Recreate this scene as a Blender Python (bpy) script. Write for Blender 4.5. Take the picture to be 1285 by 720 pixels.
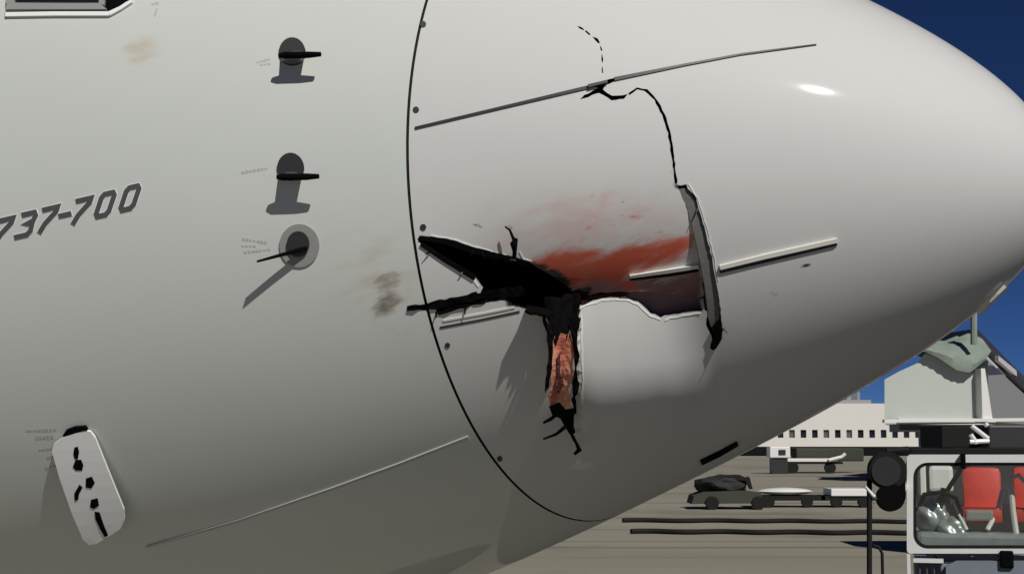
import bpy, bmesh, math, random
import numpy as np
from mathutils import Vector, Matrix, geometry, noise
random.seed(7)
for o in list(bpy.data.objects): bpy.data.objects.remove(o)
scene = bpy.context.scene
col = scene.collection
R_ = math.radians

# ------------------------------------------------------------------ camera
F, W, H = 1800.0, 1285.0, 720.0          # focal length and size of the photograph in its own pixels
CAM_Z, TILT = 1.8, math.atan(190/1800)
cam = bpy.data.cameras.new('camera'); co = bpy.data.objects.new('camera', cam); col.objects.link(co)
co.location = (0, 0, CAM_Z); co.rotation_euler = (math.pi/2+TILT, 0, 0)
cam.sensor_width = 36; cam.lens = 36*F/W; cam.clip_end = 20000; cam.clip_start = .05
scene.camera = co
# ------------------------------------------------------------------ sky, sun, exposure
SUN = Vector((0.335, -0.65, 0.69)).normalized()
w = bpy.data.worlds.new('World'); scene.world = w; w.use_nodes = True
nt = w.node_tree; bg = nt.nodes['Background']
sky = nt.nodes.new('ShaderNodeTexSky'); sky.sky_type = 'NISHITA'; sky.sun_disc = False
sky.sun_elevation = math.asin(SUN.z); sky.sun_rotation = math.atan2(SUN.x, SUN.y)
sky.altitude = 2500; sky.air_density = 0.42; sky.dust_density = 0.0; sky.ozone_density = 10.0
tint = nt.nodes.new('ShaderNodeMix'); tint.data_type = 'RGBA'; tint.blend_type = 'MULTIPLY'; tint.inputs['Factor'].default_value = 1; tint.inputs['B'].default_value = (.74, .86, 1.04, 1)
nt.links.new(sky.outputs[0], tint.inputs['A']); nt.links.new(tint.outputs['Result'], bg.inputs[0]); bg.inputs[1].default_value = 0.05
sl = bpy.data.lights.new('sun', 'SUN'); sl.energy = 5.0; sl.angle = R_(0.53); sl.color = (1, .96, .9)
so = bpy.data.objects.new('sun', sl); col.objects.link(so)
so.rotation_euler = SUN.to_track_quat('Z', 'Y').to_euler(); so.location = (5, -8, 14)
scene.render.engine = 'CYCLES'
vs = scene.view_settings; vs.view_transform = 'Standard'; vs.look = 'None'; vs.exposure = -0.52; vs.gamma = 1
scene.render.filter_size = 2.2

# ------------------------------------------------------------------ materials
def srgb(r, g, b):
    f = lambda c: (c/255/12.92 if c/255 <= .04045 else ((c/255+.055)/1.055)**2.4)
    return (f(r), f(g), f(b))
def mat(name, c, rough=.5, metal=0, var=.12, scale=8, bump=0.0, coat=0, bscale=None, spec=.5):
    m = bpy.data.materials.new(name); m.use_nodes = True
    t = m.node_tree; b = t.nodes['Principled BSDF']
    b.inputs['Roughness'].default_value = rough; b.inputs['Metallic'].default_value = metal
    b.inputs['Specular IOR Level'].default_value = spec
    if coat: b.inputs['Coat Weight'].default_value = coat; b.inputs['Coat Roughness'].default_value = .08
    tc = t.nodes.new('ShaderNodeTexCoord'); n = t.nodes.new('ShaderNodeTexNoise')
    n.inputs['Scale'].default_value = scale; n.inputs['Detail'].default_value = 5
    t.links.new(tc.outputs['Object'], n.inputs['Vector'])
    mx = t.nodes.new('ShaderNodeMix'); mx.data_type = 'RGBA'
    mx.inputs['A'].default_value = (*[x*(1-var) for x in c], 1); mx.inputs['B'].default_value = (*[min(1, x*(1+var)) for x in c], 1)
    t.links.new(n.outputs['Fac'], mx.inputs['Factor']); t.links.new(mx.outputs['Result'], b.inputs['Base Color'])
    if bump:
        n2 = t.nodes.new('ShaderNodeTexNoise'); n2.inputs['Scale'].default_value = bscale or scale*4; n2.inputs['Detail'].default_value = 6
        t.links.new(tc.outputs['Object'], n2.inputs['Vector'])
        bp = t.nodes.new('ShaderNodeBump'); bp.inputs['Strength'].default_value = bump; bp.inputs['Distance'].default_value = .01
        t.links.new(n2.outputs['Fac'], bp.inputs['Height']); t.links.new(bp.outputs[0], b.inputs['Normal'])
    return m
M = {}
M['black'] = mat('black_fibre', (.005, .0045, .0045), .85, bump=.3, scale=40, spec=.03)
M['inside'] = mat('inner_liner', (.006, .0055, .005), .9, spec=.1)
M['dark'] = mat('dark_metal', (.03, .03, .032), .45)
M['rubber'] = mat('rubber', (.012, .012, .012), .8, spec=.25)
M['grey'] = mat('grey_metal', (.16, .16, .155), .4, .5)
M['midgrey'] = mat('grey_plate', (.30, .30, .29), .5)
M['core'] = mat('torn_core', (.15, .145, .135), .85, bump=.10, scale=18)
M['alu'] = mat('bare_metal', (.62, .62, .60), .3, .8)
M['print'] = mat('grey_print', (.075, .08, .08), .6)
M['faint'] = mat('faint_stencil', (.46, .47, .46), .6)
M['outline'] = mat('white_print', (.86, .88, .87), .5, var=.03)
M['plate'] = mat('white_plate', (.80, .81, .80), .45, var=.04)
M['white'] = mat('white_paint', (.80, .80, .77), .35, var=.06)
M['strip'] = mat('pale_strip', (.78, .76, .70), .5)
M['orange'] = mat('torn_laminate', (.62, .20, .12), .7, var=.45, scale=30, bump=.6)
M['maroon'] = mat('stained_laminate', (.09, .028, .024), .6, var=.5, scale=40, bump=.5)
M['glass'] = mat('window_glass', (.012, .014, .017), .06)
M['red'] = mat('red_vinyl', (.62, .05, .035), .55, var=.25, bump=.2)
M['green'] = mat('green_canvas', (.22, .265, .225), .8, var=.2, bump=.4, scale=2)
M['jet'] = mat('pale_panel', (.50, .54, .49), .6, var=.05, scale=.6)
M['silver'] = mat('silver_panel', (.42, .43, .43), .35, .4, var=.3)
M['bluegrey'] = mat('bluegrey_panel', (.22, .25, .29), .4)
M['terminal'] = mat('terminal_wall', (.72, .70, .65), .7, var=.08)
M['hill'] = mat('dry_hill', (.05, .055, .04), .9, var=.3, scale=.02)

_t = M['orange'].node_tree
_mx = [n for n in _t.nodes if n.type == 'MIX'][0]; _rp = _t.nodes.new('ShaderNodeValToRGB'); _n = [n for n in _t.nodes if n.type == 'TEX_NOISE'][0]; _n.inputs['Scale'].default_value = 9
for p_, c_ in ((.38, (.30, .08, .05, 1)), (.48, (.58, .19, .11, 1)), (.58, (.64, .28, .18, 1)), (.68, (.70, .46, .36, 1))):
    e_ = _rp.color_ramp.elements.new(p_); e_.color = c_
_rp.color_ramp.elements[0].color = (.14, .04, .03, 1); _rp.color_ramp.elements[-1].color = (.72, .55, .46, 1)
_t.links.new(_n.outputs['Fac'], _rp.inputs[0]); _t.links.new(_rp.outputs[0], _t.nodes['Principled BSDF'].inputs['Base Color'])

# ------------------------------------------------------------------ small mesh helpers
def link(name, me, m=None, parent=None, smooth=False):
    o = bpy.data.objects.new(name, me); col.objects.link(o)
    if m is not None:
        for x in (m if isinstance(m, (list, tuple)) else [m]): me.materials.append(x)
    if parent is not None: o.parent = parent
    if smooth:
        me.polygons.foreach_set('use_smooth', [True]*len(me.polygons))
    return o
class MB:
    def __init__(s): s.v = []; s.f = []
    def add(s, vs, fs):
        k = len(s.v); s.v += [tuple(map(float, v)) for v in vs]; s.f += [tuple(i+k for i in f) for f in fs]; return s
    def box(s, c, d, rz=0, bev=0, rx=0):
        bm = bmesh.new(); bmesh.ops.create_cube(bm, size=1)
        for v in bm.verts: v.co = Vector((v.co.x*d[0], v.co.y*d[1], v.co.z*d[2]))
        if bev: bmesh.ops.bevel(bm, geom=bm.edges[:], offset=bev, segments=2, affect='EDGES', profile=.6)
        mt = Matrix.Translation(c) @ Matrix.Rotation(rz, 4, 'Z') @ Matrix.Rotation(rx, 4, 'X')
        bm.verts.index_update()
        s.add([mt @ v.co for v in bm.verts], [[v.index for v in f.verts] for f in bm.faces]); bm.free(); return s
    def tube(s, pts, r, n=10, caps=True, flat=None):
        pts = [Vector(p) for p in pts]; rs = r if isinstance(r, (list, tuple)) else [r]*len(pts)
        k = len(s.v); up = None
        for i, p in enumerate(pts):
            d = (pts[min(i+1, len(pts)-1)]-pts[max(i-1, 0)]).normalized()
            if up is None: up = d.orthogonal().normalized()
            up = (up-d*up.dot(d)).normalized(); sd = d.cross(up)
            for j in range(n):
                a = 2*math.pi*j/n; s.v.append(tuple(p+(up*math.cos(a)+sd*math.sin(a))*rs[i]))
        for i in range(len(pts)-1):
            for j in range(n):
                a, b = k+i*n+j, k+i*n+(j+1) % n; s.f.append((a, b, b+n, a+n))
        if caps:
            s.f.append(tuple(k+j for j in reversed(range(n)))); s.f.append(tuple(k+(len(pts)-1)*n+j for j in range(n)))
        return s
    def cyl(s, c, axis, r, h, n=24):
        a = Vector(axis).normalized()*(h/2); c = Vector(c); return s.tube([c-a, c+a], r, n)
    def build(s, name, m, parent=None, smooth=False):
        me = bpy.data.meshes.new(name); me.from_pydata(s.v, [], s.f); me.validate(); me.update()
        if smooth:
            me.polygons.foreach_set('use_smooth', [True]*len(me.polygons)); me.set_sharp_from_angle(angle=R_(40))
        return link(name, me, m, parent)
def tag(o, label=None, cat=None, group=None, kind=None):
    if label: o['label'] = label
    if cat: o['category'] = cat
    if group: o['group'] = group
    if kind: o['kind'] = kind
    return o
def empty(name, loc=(0, 0, 0)):
    o = bpy.data.objects.new(name, None); o.location = loc; o.empty_display_size = .2; col.objects.link(o); return o
def at(x, y, Y):                       # the point at depth Y (metres north of the camera) seen at photograph pixel x, y
    d = Y/(math.cos(TILT)-((H/2-y)/F)*math.sin(TILT))
    return Vector(((x-W/2)/F*d, Y, CAM_Z+d*(math.sin(TILT)+(H/2-y)/F*math.cos(TILT))))

# ------------------------------------------------------------------ the body of the aircraft: axis, sections
X0, Y0, Z0, PSI, RR, L, AA, QQ, DROP, HH = 0.2491, 4.1915, 2.4967, 0.5255, 0.9834, 1.2976, -0.337, 0.4884, 0.03, 0.9463
AX = np.array([math.cos(PSI), -math.sin(PSI), 0.]); BX = np.array([-math.sin(PSI), -math.cos(PSI), 0.]); ZX = np.array([0, 0, 1.])
C0 = np.array([X0, Y0, Z0]); LF = 4.5
def body(s, ph):
    s = np.asarray(s, float); ph = np.asarray(ph, float)
    t = np.clip(s/L, 0, 1); u = np.clip(-s/LF, 0, 1)
    fw = ((1-t)*(1+AA*t))**QQ
    m0 = QQ*(1-AA)/L
    wv = np.where(s >= 0, fw, 1+m0*LF*(u-u*u/2)*1.0)
    zc = np.where(s >= 0, -DROP*(t+.6*t*t), DROP/L*LF*(u-u*u/2))
    return C0+s[..., None]*AX+(RR*wv*np.cos(ph))[..., None]*BX+(RR*HH*wv*np.sin(ph)+zc)[..., None]*ZX
def mid(s):
    s = np.asarray(s, float); t = np.clip(s/L, 0, 1); u = np.clip(-s/LF, 0, 1)
    return C0+s[..., None]*AX+np.where(s >= 0, -DROP*(t+.6*t*t), DROP/L*LF*(u-u*u/2))[..., None]*ZX
def bnorm(s, ph):
    e = 1e-4; s = np.asarray(s, float)
    s0, s1 = np.minimum(s+e, L-2e-4), np.minimum(s-e, L-4e-4)
    a = body(s0, ph)-body(s1, ph); b = body(s, ph+e)-body(s, ph-e)
    n = np.cross(b, a); l = np.linalg.norm(n, axis=-1, keepdims=True); n = n/np.maximum(l, 1e-12)
    rad = body(s, ph)-mid(s)
    sg = np.sign((n*rad).sum(-1)); return n*np.where(sg == 0, 1, sg)[..., None]
def proj(P):
    x, y, z = P[..., 0], P[..., 1], P[..., 2]-CAM_Z
    c, s_ = math.cos(TILT), math.sin(TILT); d = y*c+z*s_; v = -y*s_+z*c
    return np.stack([W/2+F*x/d, H/2-F*v/d], -1)
_gs = np.concatenate([np.linspace(-3, 0, 120), L*(1-np.linspace(1, .03, 140)**2)]); _gp = np.linspace(-1.9, 1.5, 260)
_GS, _GP = np.meshgrid(_gs, _gp, indexing='ij'); _GX = body(_GS, _GP); _GQ = proj(_GX)
_face = ((np.array([0, 0, CAM_Z])-_GX)*bnorm(_GS, _GP)).sum(-1) > 0
def sp(px, py):                        # surface coordinates (station s, angle phi) of a spot on the skin
    d = ((_GQ-np.array([px, py]))**2).sum(-1); d = np.where(_face, d, 1e12)
    i = np.unravel_index(d.argmin(), d.shape); s, p = float(_GS[i]), float(_GP[i])
    for _ in range(6):
        q = proj(body(s, p)); e = 1e-4
        J = np.stack([(proj(body(s+e, p))-q)/e, (proj(body(s, p+e))-q)/e], 1)
        try: dl = np.linalg.solve(J, np.array([px, py])-q)
        except Exception: break
        dl = np.clip(dl, -.08, .08); s = min(s+dl[0], L*.998); p += dl[1]
    return s, p
# the dent of the strike: how far the skin is pushed in
def sst(a, b, x):
    t = np.clip((x-a)/(b-a), 0, 1); return t*t*(3-2*t)
def dent(s, ph):
    s = np.asarray(s, float); ph = np.asarray(ph, float)
    q = proj(body(s, ph)); x, y = q[..., 0], q[..., 1]
    near = (np.abs(ph+.2) < 1.2) & (s > 0) & (s < 1.1)
    def smi(x, xs, ys, w=28): return np.mean([np.interp(x+o, xs, ys) for o in np.linspace(-w, w, 13)], axis=0)
    yc = np.interp(x, [520, 600, 660, 700, 729, 755, 790, 806, 820, 831, 860, 882, 920], [303, 335, 362, 385, 389, 381, 381, 387, 398, 402, 396, 390, 386])
    ys = smi(x, [520, 600, 660, 720, 800, 920], [303, 335, 362, 388, 390, 392])
    xc = np.interp(y, [60, 100, 118, 126, 145, 166, 197, 232, 250, 270, 300, 335, 385, 415, 440, 470], [790, 795, 812, 821, 831.5, 838.5, 844, 848.5, 864, 871, 879.5, 887, 895, 898, 893, 900])
    au = smi(x, [500, 560, 620, 680, 720, 800, 860, 925], [0, .004, .025, .055, .070, .072, .066, .058])
    tu = np.clip((y-118)/(ys-118), 0, 1.08)
    du = au*tu**3.5*(x < xc)
    al = smi(x, [640, 715, 740, 800, 838, 868, 892, 950], [0, .6, 1, 1, .85, .4, 0, 0], 8)*np.where(x < 726, .2, 1.0)
    yb = np.interp(x, [700, 780, 860, 920], [484, 484, 472, 455])
    v = (y-386)/(yb-386)
    kn = lambda q: np.where(q < 1, .052-.080*np.clip(q, -.2, 1), -.028*np.clip(1-(q-1)/1.1, 0, 1))
    pr = np.mean([kn(v+o) for o in np.linspace(-.26, .26, 15)], axis=0)
    dl = al*pr*np.where(y < 440, (x < xc)*1.0, 1.0)
    d = np.where(y < yc, du, dl)
    d = d*(sst(519, 545, x))
    return np.where(near, d, 0.0)
def skin(px, py, h=0.0, dented=True):
    s, p = sp(px, py); d = float(dent(s, p)) if dented else 0
    return Vector(body(s, p)+bnorm(np.array(s), np.array(p))*(h-d))
def nrm(px, py):
    s, p = sp(px, py); return Vector(bnorm(np.array(s), np.array(p)))

# ------------------------------------------------------------------ painted skins (material takes stain masks from the mesh)
def skin_mat(name, base, stains):
    m = bpy.data.materials.new(name); m.use_nodes = True; t = m.node_tree; b = t.nodes['Principled BSDF']
    N = t.nodes.new; LK = t.links.new
    tc = N('ShaderNodeTexCoord')
    n1 = N('ShaderNodeTexNoise'); n1.inputs['Scale'].default_value = 1.6; n1.inputs['Detail'].default_value = 6; LK(tc.outputs['Object'], n1.inputs['Vector'])
    mx = N('ShaderNodeMix'); mx.data_type = 'RGBA'
    mx.inputs['A'].default_value = (*[c*.95 for c in base], 1); mx.inputs['B'].default_value = (*[c*1.04 for c in base], 1)
    LK(n1.outputs['Fac'], mx.inputs['Factor']); out = mx.outputs['Result']
    nz = N('ShaderNodeTexNoise'); nz.inputs['Scale'].default_value = 20; nz.inputs['Detail'].default_value = 9; nz.inputs['Roughness'].default_value = .62
    mp = N('ShaderNodeMapping'); mp.vector_type = 'TEXTURE'; mp.inputs['Rotation'].default_value = (0, R_(-14), -PSI); mp.inputs['Scale'].default_value = (4.5, 1, .7)
    LK(tc.outputs['Object'], mp.inputs['Vector']); LK(mp.outputs[0], nz.inputs['Vector'])
    for attr, c, lo, hi in stains:
        a = N('ShaderNodeAttribute'); a.attribute_name = attr
        ad = N('ShaderNodeMath'); ad.operation = 'MULTIPLY_ADD'; LK(nz.outputs['Fac'], ad.inputs[0]); ad.inputs[1].default_value = 2.2; ad.inputs[2].default_value = -1.1
        su = N('ShaderNodeMath'); LK(a.outputs['Fac'], su.inputs[0]); LK(ad.outputs[0], su.inputs[1])
        gt = N('ShaderNodeMath'); gt.operation = 'MULTIPLY'; LK(su.outputs[0], gt.inputs[0])
        s2 = N('ShaderNodeMath'); s2.operation = 'MULTIPLY'; s2.use_clamp = True; s2.inputs[1].default_value = 6; LK(a.outputs['Fac'], s2.inputs[0]); LK(s2.outputs[0], gt.inputs[1])
        mr = N('ShaderNodeMapRange'); mr.interpolation_type = 'SMOOTHSTEP'; mr.inputs['From Min'].default_value = lo; mr.inputs['From Max'].default_value = hi; LK(gt.outputs[0], mr.inputs['Value'])
        m2 = N('ShaderNodeMix'); m2.data_type = 'RGBA'; LK(mr.outputs[0], m2.inputs['Factor']); LK(out, m2.inputs['A']); m2.inputs['B'].default_value = (*c, 1); out = m2.outputs['Result']
    LK(out, b.inputs['Base Color'])
    b.inputs['Roughness'].default_value = .6; b.inputs['Specular IOR Level'].default_value = .25; b.inputs['Coat Weight'].default_value = .6; b.inputs['Coat Roughness'].default_value = .045
    n3 = N('ShaderNodeTexNoise'); n3.inputs['Scale'].default_value = 2.2; n3.inputs['Detail'].default_value = 2; LK(tc.outputs['Object'], n3.inputs['Vector'])
    bp = N('ShaderNodeBump'); bp.inputs['Strength'].default_value = .2; bp.inputs['Distance'].default_value = .008; LK(n3.outputs['Fac'], bp.inputs['Height']); LK(bp.outputs[0], b.inputs['Normal'])
    LK(bp.outputs[0], b.inputs['Coat Normal'])
    return m
def blob(x, y, cx, cy, rx, ry, rot=0):
    c, s = math.cos(rot), math.sin(rot); u = ((x-cx)*c+(y-cy)*s)/rx; v = (-(x-cx)*s+(y-cy)*c)/ry
    return np.clip(1-np.sqrt(u*u+v*v), 0, 1)

# ------------------------------------------------------------------ AIRLINER
plane = empty('airliner', (X0-3, Y0+2, 0)); base_inv = Vector(plane.location)
tag(plane, 'white airliner nose with a torn, blood smeared radome filling most of the photo', 'airliner')
class PB(MB):                          # same collector, but in the airliner's own space
    def build(s, name, m, parent=None, smooth=False):
        s.v = [tuple(Vector(v)-base_inv) for v in s.v]
        return MB.build(s, name, m, parent or plane, smooth)

# ---- fuselage
fs = np.concatenate([-np.linspace(.006, 3, 170), -np.linspace(3.05, 7.5, 40)]); fp = np.linspace(-math.pi, math.pi, 360, endpoint=False)
FS, FP = np.meshgrid(fs, fp, indexing='ij'); FV = body(FS, FP).reshape(-1, 3)
nf = len(fp); faces = []
for i in range(len(fs)-1):
    for j in range(nf):
        a, b = i*nf+j, i*nf+(j+1) % nf; faces.append((a, b, b+nf, a+nf))
rim = len(FV)                          # a turned-in lip at the radome joint and a closed tail end
lip = body(np.full(nf, -.006), fp)-bnorm(np.full(nf, -.006), fp)*.05
FV = np.concatenate([FV, lip]);
for j in range(nf): faces.append((j, rim+j, rim+(j+1) % nf, (j+1) % nf))
n_lip = len(faces)-nf; faces.append(tuple(range(rim, rim+nf))); faces.append(tuple((len(fs)-1)*nf+j for j in reversed(range(nf))))
FV = FV-np.array(base_inv)
me = bpy.data.meshes.new('fuselage'); me.from_pydata(FV.tolist(), [], faces); me.update()
me.polygons.foreach_set('use_smooth', [True]*len(me.polygons)); me.set_sharp_from_angle(angle=R_(40))
Q = proj(FV+np.array(base_inv)); qx, qy = Q[:, 0], Q[:, 1]
nearm = np.zeros(len(FV)); nearm[:FS.size] = (np.abs(FP.reshape(-1)) < 1.5)
soot = np.maximum.reduce([blob(qx, qy, 484, 372, 22, 46, .25)*.8, blob(qx, qy, 500, 415, 28, 10)*.45])*nearm
tan = np.maximum.reduce([blob(qx, qy, 178, 62, 34, 26, -.4)*.75, blob(qx, qy, 470, 345, 95, 75, .5)*.42])*nearm
grime = np.zeros(len(FV))
for nm, arr in (('soot', soot), ('tan', tan)):
    at_ = me.attributes.new(nm, 'FLOAT', 'POINT'); at_.data.foreach_set('value', arr.astype(np.float32))
fus_paint = skin_mat('fuselage_paint', (.62, .65, .615), [('tan', (.56, .52, .43), .0, .9), ('soot', (.20, .18, .14), .1, .95)])
fuselage = link('fuselage', me, [fus_paint, M['inside']], plane)
for i in range(n_lip, n_lip+nf+1): me.polygons[i].material_index = 1

# ---- radome: triangulated round its tears
def dens(poly, step=4.0, closed=True):
    out = []; n = len(poly)
    for i in range(n if closed else n-1):
        a, b = np.array(poly[i], float), np.array(poly[(i+1) % n], float)
        k = max(1, int(np.linalg.norm(b-a)/step))
        for j in range(k): out.append(tuple(a+(b-a)*j/k))
    if not closed: out.append(tuple(poly[-1]))
    return out
def rag(poly, amp, seed):
    r = random.Random(seed); return [(x+r.uniform(-amp, amp), y+r.uniform(-amp, amp)) for x, y in poly]
HOLES = []
HOLES.append(rag(dens([(524, 299), (530, 296), (560, 302), (600, 316), (640, 326), (664, 333), (690, 350), (712, 368), (724, 384), (722, 402), (712, 412), (694, 406), (688, 392),
                       (668, 388), (645, 385), (634, 377), (600, 381), (562, 391), (548, 390), (546, 383), (575, 374), (602, 367), (606, 361), (596, 347), (560, 326), (528, 306)], 5), .8, 1))
HOLES.append(rag(dens([(729, 387), (755, 379), (790, 378), (806, 384), (820, 395), (831, 399), (860, 393), (882, 388), (882, 392), (858, 398), (831, 405), (818, 401), (803, 389), (786, 383), (757, 384), (731, 392)], 5), .8, 2))
HOLES.append(rag(dens([(850, 233), (861, 232), (873, 249), (885, 290), (893, 322), (898, 352), (905, 392), (906, 417), (896, 440), (891, 438), (894, 425), (886, 408), (887, 396), (888, 386), (885, 360), (880, 335), (873, 300), (864, 266), (857, 250)], 5), .9, 3))
HOLES.append(rag(dens([(789, 117.5), (800, 110), (812, 112.5), (824, 124), (834, 143), (841, 165), (846, 196), (850, 231), (847, 231), (843.2, 198), (838, 167), (831, 145), (821, 126), (809, 115), (800, 113), (790, 120)], 5), .7, 4))
HOLES.append(rag(dens([(738, 107), (772, 98), (785, 98), (760, 107), (756, 112), (768, 120), (787.5, 118.5), (783, 125), (768, 126), (752, 117), (728, 125), (734, 120), (750, 110)], 5), .8, 5))
for h_ in ([(724, 33), (729, 34), (733, 37), (732, 38.5), (727, 36)], [(735, 38), (741, 43), (740, 45), (734, 40)], [(743, 46), (750, 48.5), (753, 54), (751, 55), (747, 51)], [(753, 57), (756, 63), (755, 65), (753, 61)],
           [(755, 67), (757, 74), (756.2, 80), (754.6, 76)], [(756, 83), (757, 92), (755.5, 92), (755, 86)]): HOLES.append(h_)
def toUV(poly): return np.array([(s, p*RR) for s, p in (sp(x, y) for x, y in poly)])
HUV = [toUV(h) for h in HOLES]
def inpoly(P, poly):
    x, y = P[:, 0], P[:, 1]; c = np.zeros(len(P), bool); n = len(poly)
    for i in range(n):
        x1, y1 = poly[i]; x2, y2 = poly[(i+1) % n]
        k = ((y1 > y) != (y2 > y)) & (x < (x2-x1)*(y-y1)/((y2-y1) if y2 != y1 else 1e-12)+x1); c ^= k
    return c
def edgedist(P, poly):
    d = np.full(len(P), 1e9); n = len(poly)
    for i in range(n):
        a, b = poly[i], poly[(i+1) % n]; ab = b-a; t = np.clip(((P-a)@ab)/max(ab@ab, 1e-12), 0, 1)
        d = np.minimum(d, np.linalg.norm(P-(a+t[:, None]*ab), axis=1))
    return d
NS, NP = 70, 150
ts = L*(1-(1-np.linspace(0, 1, NS))**1.7); tp = np.linspace(-math.pi, math.pi, NP+1)
GS, GP = np.meshgrid(ts, tp*RR, indexing='ij'); base = np.stack([GS.ravel(), GP.ravel()], 1)
u0, u1, v0, v1 = .0, .92, sp(700, 590)[1]*RR, sp(700, 30)[1]*RR
st = .0085
fu, fv = np.meshgrid(np.arange(u0+st*.6, u1, st), np.arange(v0, v1, st), indexing='ij'); fu = fu+(np.arange(fu.shape[1]) % 2)*st*.5
fine = np.stack([fu.ravel(), fv.ravel()], 1)
keep = ~((base[:, 0] > u0+1e-6) & (base[:, 0] < u1) & (base[:, 1] > v0) & (base[:, 1] < v1))
pts2 = np.concatenate([base[keep], fine]); ok = np.ones(len(pts2), bool)
for h in HUV:
    box = (pts2 > h.min(0)-.02).all(1) & (pts2 < h.max(0)+.02).all(1); idx = np.where(box)[0]
    if len(idx): ok[idx] &= ~inpoly(pts2[idx], h) & (edgedist(pts2[idx], h) > .0032)
pts2 = pts2[ok]; allp = [pts2]; edges = []; k = len(pts2)
for h in HUV:
    n = len(h); edges += [(k+i, k+(i+1) % n) for i in range(n)]; allp.append(h); k += n
P2 = np.concatenate(allp)
SC = 1.0
rv, re, rf, _, _, _ = geometry.delaunay_2d_cdt([Vector(p) for p in P2.tolist()], edges, [], 0, 1e-6)
P2 = np.array([tuple(v) for v in rv]); T = np.array([f for f in rf if len(f) == 3])
cen = P2[T].mean(1); kill = np.zeros(len(T), bool)
for h in HUV: kill |= inpoly(cen, h)
T = T[~kill]
S_, PH_ = P2[:, 0].copy(), P2[:, 1]/RR
dn = dent(S_, PH_); V = body(S_, PH_)-bnorm(S_, PH_)*dn[:, None]
# close the seam on the far side and the tip
remap = np.arange(len(P2)); farp = np.where(np.abs(PH_-math.pi) < 1e-5)[0]; farn = np.where(np.abs(PH_+math.pi) < 1e-5)[0]
for i in farp:
    j = farn[np.abs(S_[farn]-S_[i]).argmin()]; remap[i] = j
tips = np.where(S_ > L-1e-6)[0]; remap[tips] = tips[0]
T = remap[T]; T = T[(T[:, 0] != T[:, 1]) & (T[:, 1] != T[:, 2]) & (T[:, 0] != T[:, 2])]
used, inv = np.unique(T, return_inverse=True); T = inv.reshape(-1, 3); V = V[used]; S_, PH_, dn = S_[used], PH_[used], dn[used]
fn = np.cross(V[T[:, 1]]-V[T[:, 0]], V[T[:, 2]]-V[T[:, 0]]); rad = V[T].mean(1)-mid(S_[T].mean(1))
flip = (fn*rad).sum(1) < 0; T[flip] = T[flip][:, ::-1]
# exact normals of the dented skin
e = 2e-3
def dpos(s, p): return body(s, p)-bnorm(s, p)*dent(s, p)[:, None]
def gdiff(f0, f1):                     # one-sided across the cracks
    return f1-f0
pa, pb = dpos(np.minimum(S_+e, L*.9995), PH_), dpos(np.maximum(S_-e, 1e-4), PH_); p0 = dpos(np.clip(S_, 1e-4, L*.9995), PH_)
def sel(a, b, c, lim):
    d1, d2 = a-c, c-b; big1 = np.linalg.norm(d1, axis=1) > lim; big2 = np.linalg.norm(d2, axis=1) > lim
    return np.where(big1[:, None], d2, np.where(big2[:, None], d1, (d1+d2)*.5))
ga = sel(pa, pb, p0, .012); qa, qb = dpos(S_, PH_+e), dpos(S_, PH_-e); gb = sel(qa, qb, p0, .012)
NN = np.cross(gb, ga); NN /= np.maximum(np.linalg.norm(NN, axis=1, keepdims=True), 1e-12)
bn = bnorm(S_, PH_); NN *= np.sign((NN*bn).sum(1, keepdims=True)+1e-9); bad = (S_ > L*.985); NN[bad] = bn[bad]; NN[np.isnan(NN).any(1)] = AX
NN[S_ > L-1e-5] = AX
me = bpy.data.meshes.new('radome'); me.from_pydata((V-np.array(base_inv)).tolist(), [], T.tolist()); me.update()
me.polygons.foreach_set('use_smooth', [True]*len(me.polygons))
me.normals_split_custom_set_from_vertices(NN.tolist())
Q = proj(body(S_, PH_)); qx, qy = Q[:, 0], Q[:, 1]; nearm = (np.abs(PH_+.2) < 1.3)*1.0
def softpoly(poly, blur):
    poly = np.array(poly, float); P = np.stack([qx, qy], 1); ins = inpoly(P, poly); d = edgedist(P, poly)
    return np.clip(.5+np.where(ins, d, -d)/(2*blur), 0, 1)
blood = np.maximum.reduce([softpoly([(656, 340), (686, 316), (745, 308), (765, 316), (800, 304), (868, 302), (872, 314), (850, 330), (800, 344), (790, 354), (830, 372), (800, 378), (760, 380), (724, 382), (690, 356)], 11)*1.0,
                           softpoly([(800, 352), (880, 342), (882, 386), (832, 397), (806, 376)], 9)*.42])*nearm
rs = np.random.RandomState(4)
for _ in range(26):
    a_, b_ = rs.normal(765, 45), 300+abs(rs.normal(0, 26))*rs.choice([-1, .4]); r_ = rs.uniform(3, 5)
    blood = np.maximum(blood, blob(qx, qy, a_, b_, r_*1.8, r_*.8, -.2)*rs.uniform(.3, .75)*nearm)
haze_ = np.maximum(blob(qx, qy, 740, 285, 175, 75)*.9, np.maximum(blob(qx, qy, 870, 340, 50, 70)*.5, blob(qx, qy, 760, 388, 60, 22)*.3))*nearm
maroon = np.maximum.reduce([softpoly([(690, 352), (724, 366), (760, 358), (780, 362), (790, 376), (760, 379), (724, 384)], 8)*.6,
                            softpoly([(792, 352), (884, 337), (884, 390), (832, 398), (812, 384)], 7)*.72])*nearm  # recess floor: its darkness is put into the maroon colour
char = softpoly([(630, 330), (664, 331), (700, 345), (722, 372), (740, 374), (740, 384), (724, 392), (700, 392), (640, 384)], 8)*.95*nearm
char = np.maximum(char, np.maximum(blob(qx, qy, 970, 368, 16, 9)*.55, blob(qx, qy, 1012, 333, 14, 4, -.2)*.7)*nearm)
char = np.maximum(char, np.maximum.reduce([blob(qx, qy, 600, 284, 15, 4, .25)*.8, blob(qx, qy, 640, 286, 10, 4, .6)*.6, blob(qx, qy, 781, 253, 6, 5)*.7, blob(qx, qy, 812, 141, 9, 4, -.8)*.55])*nearm)
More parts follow.
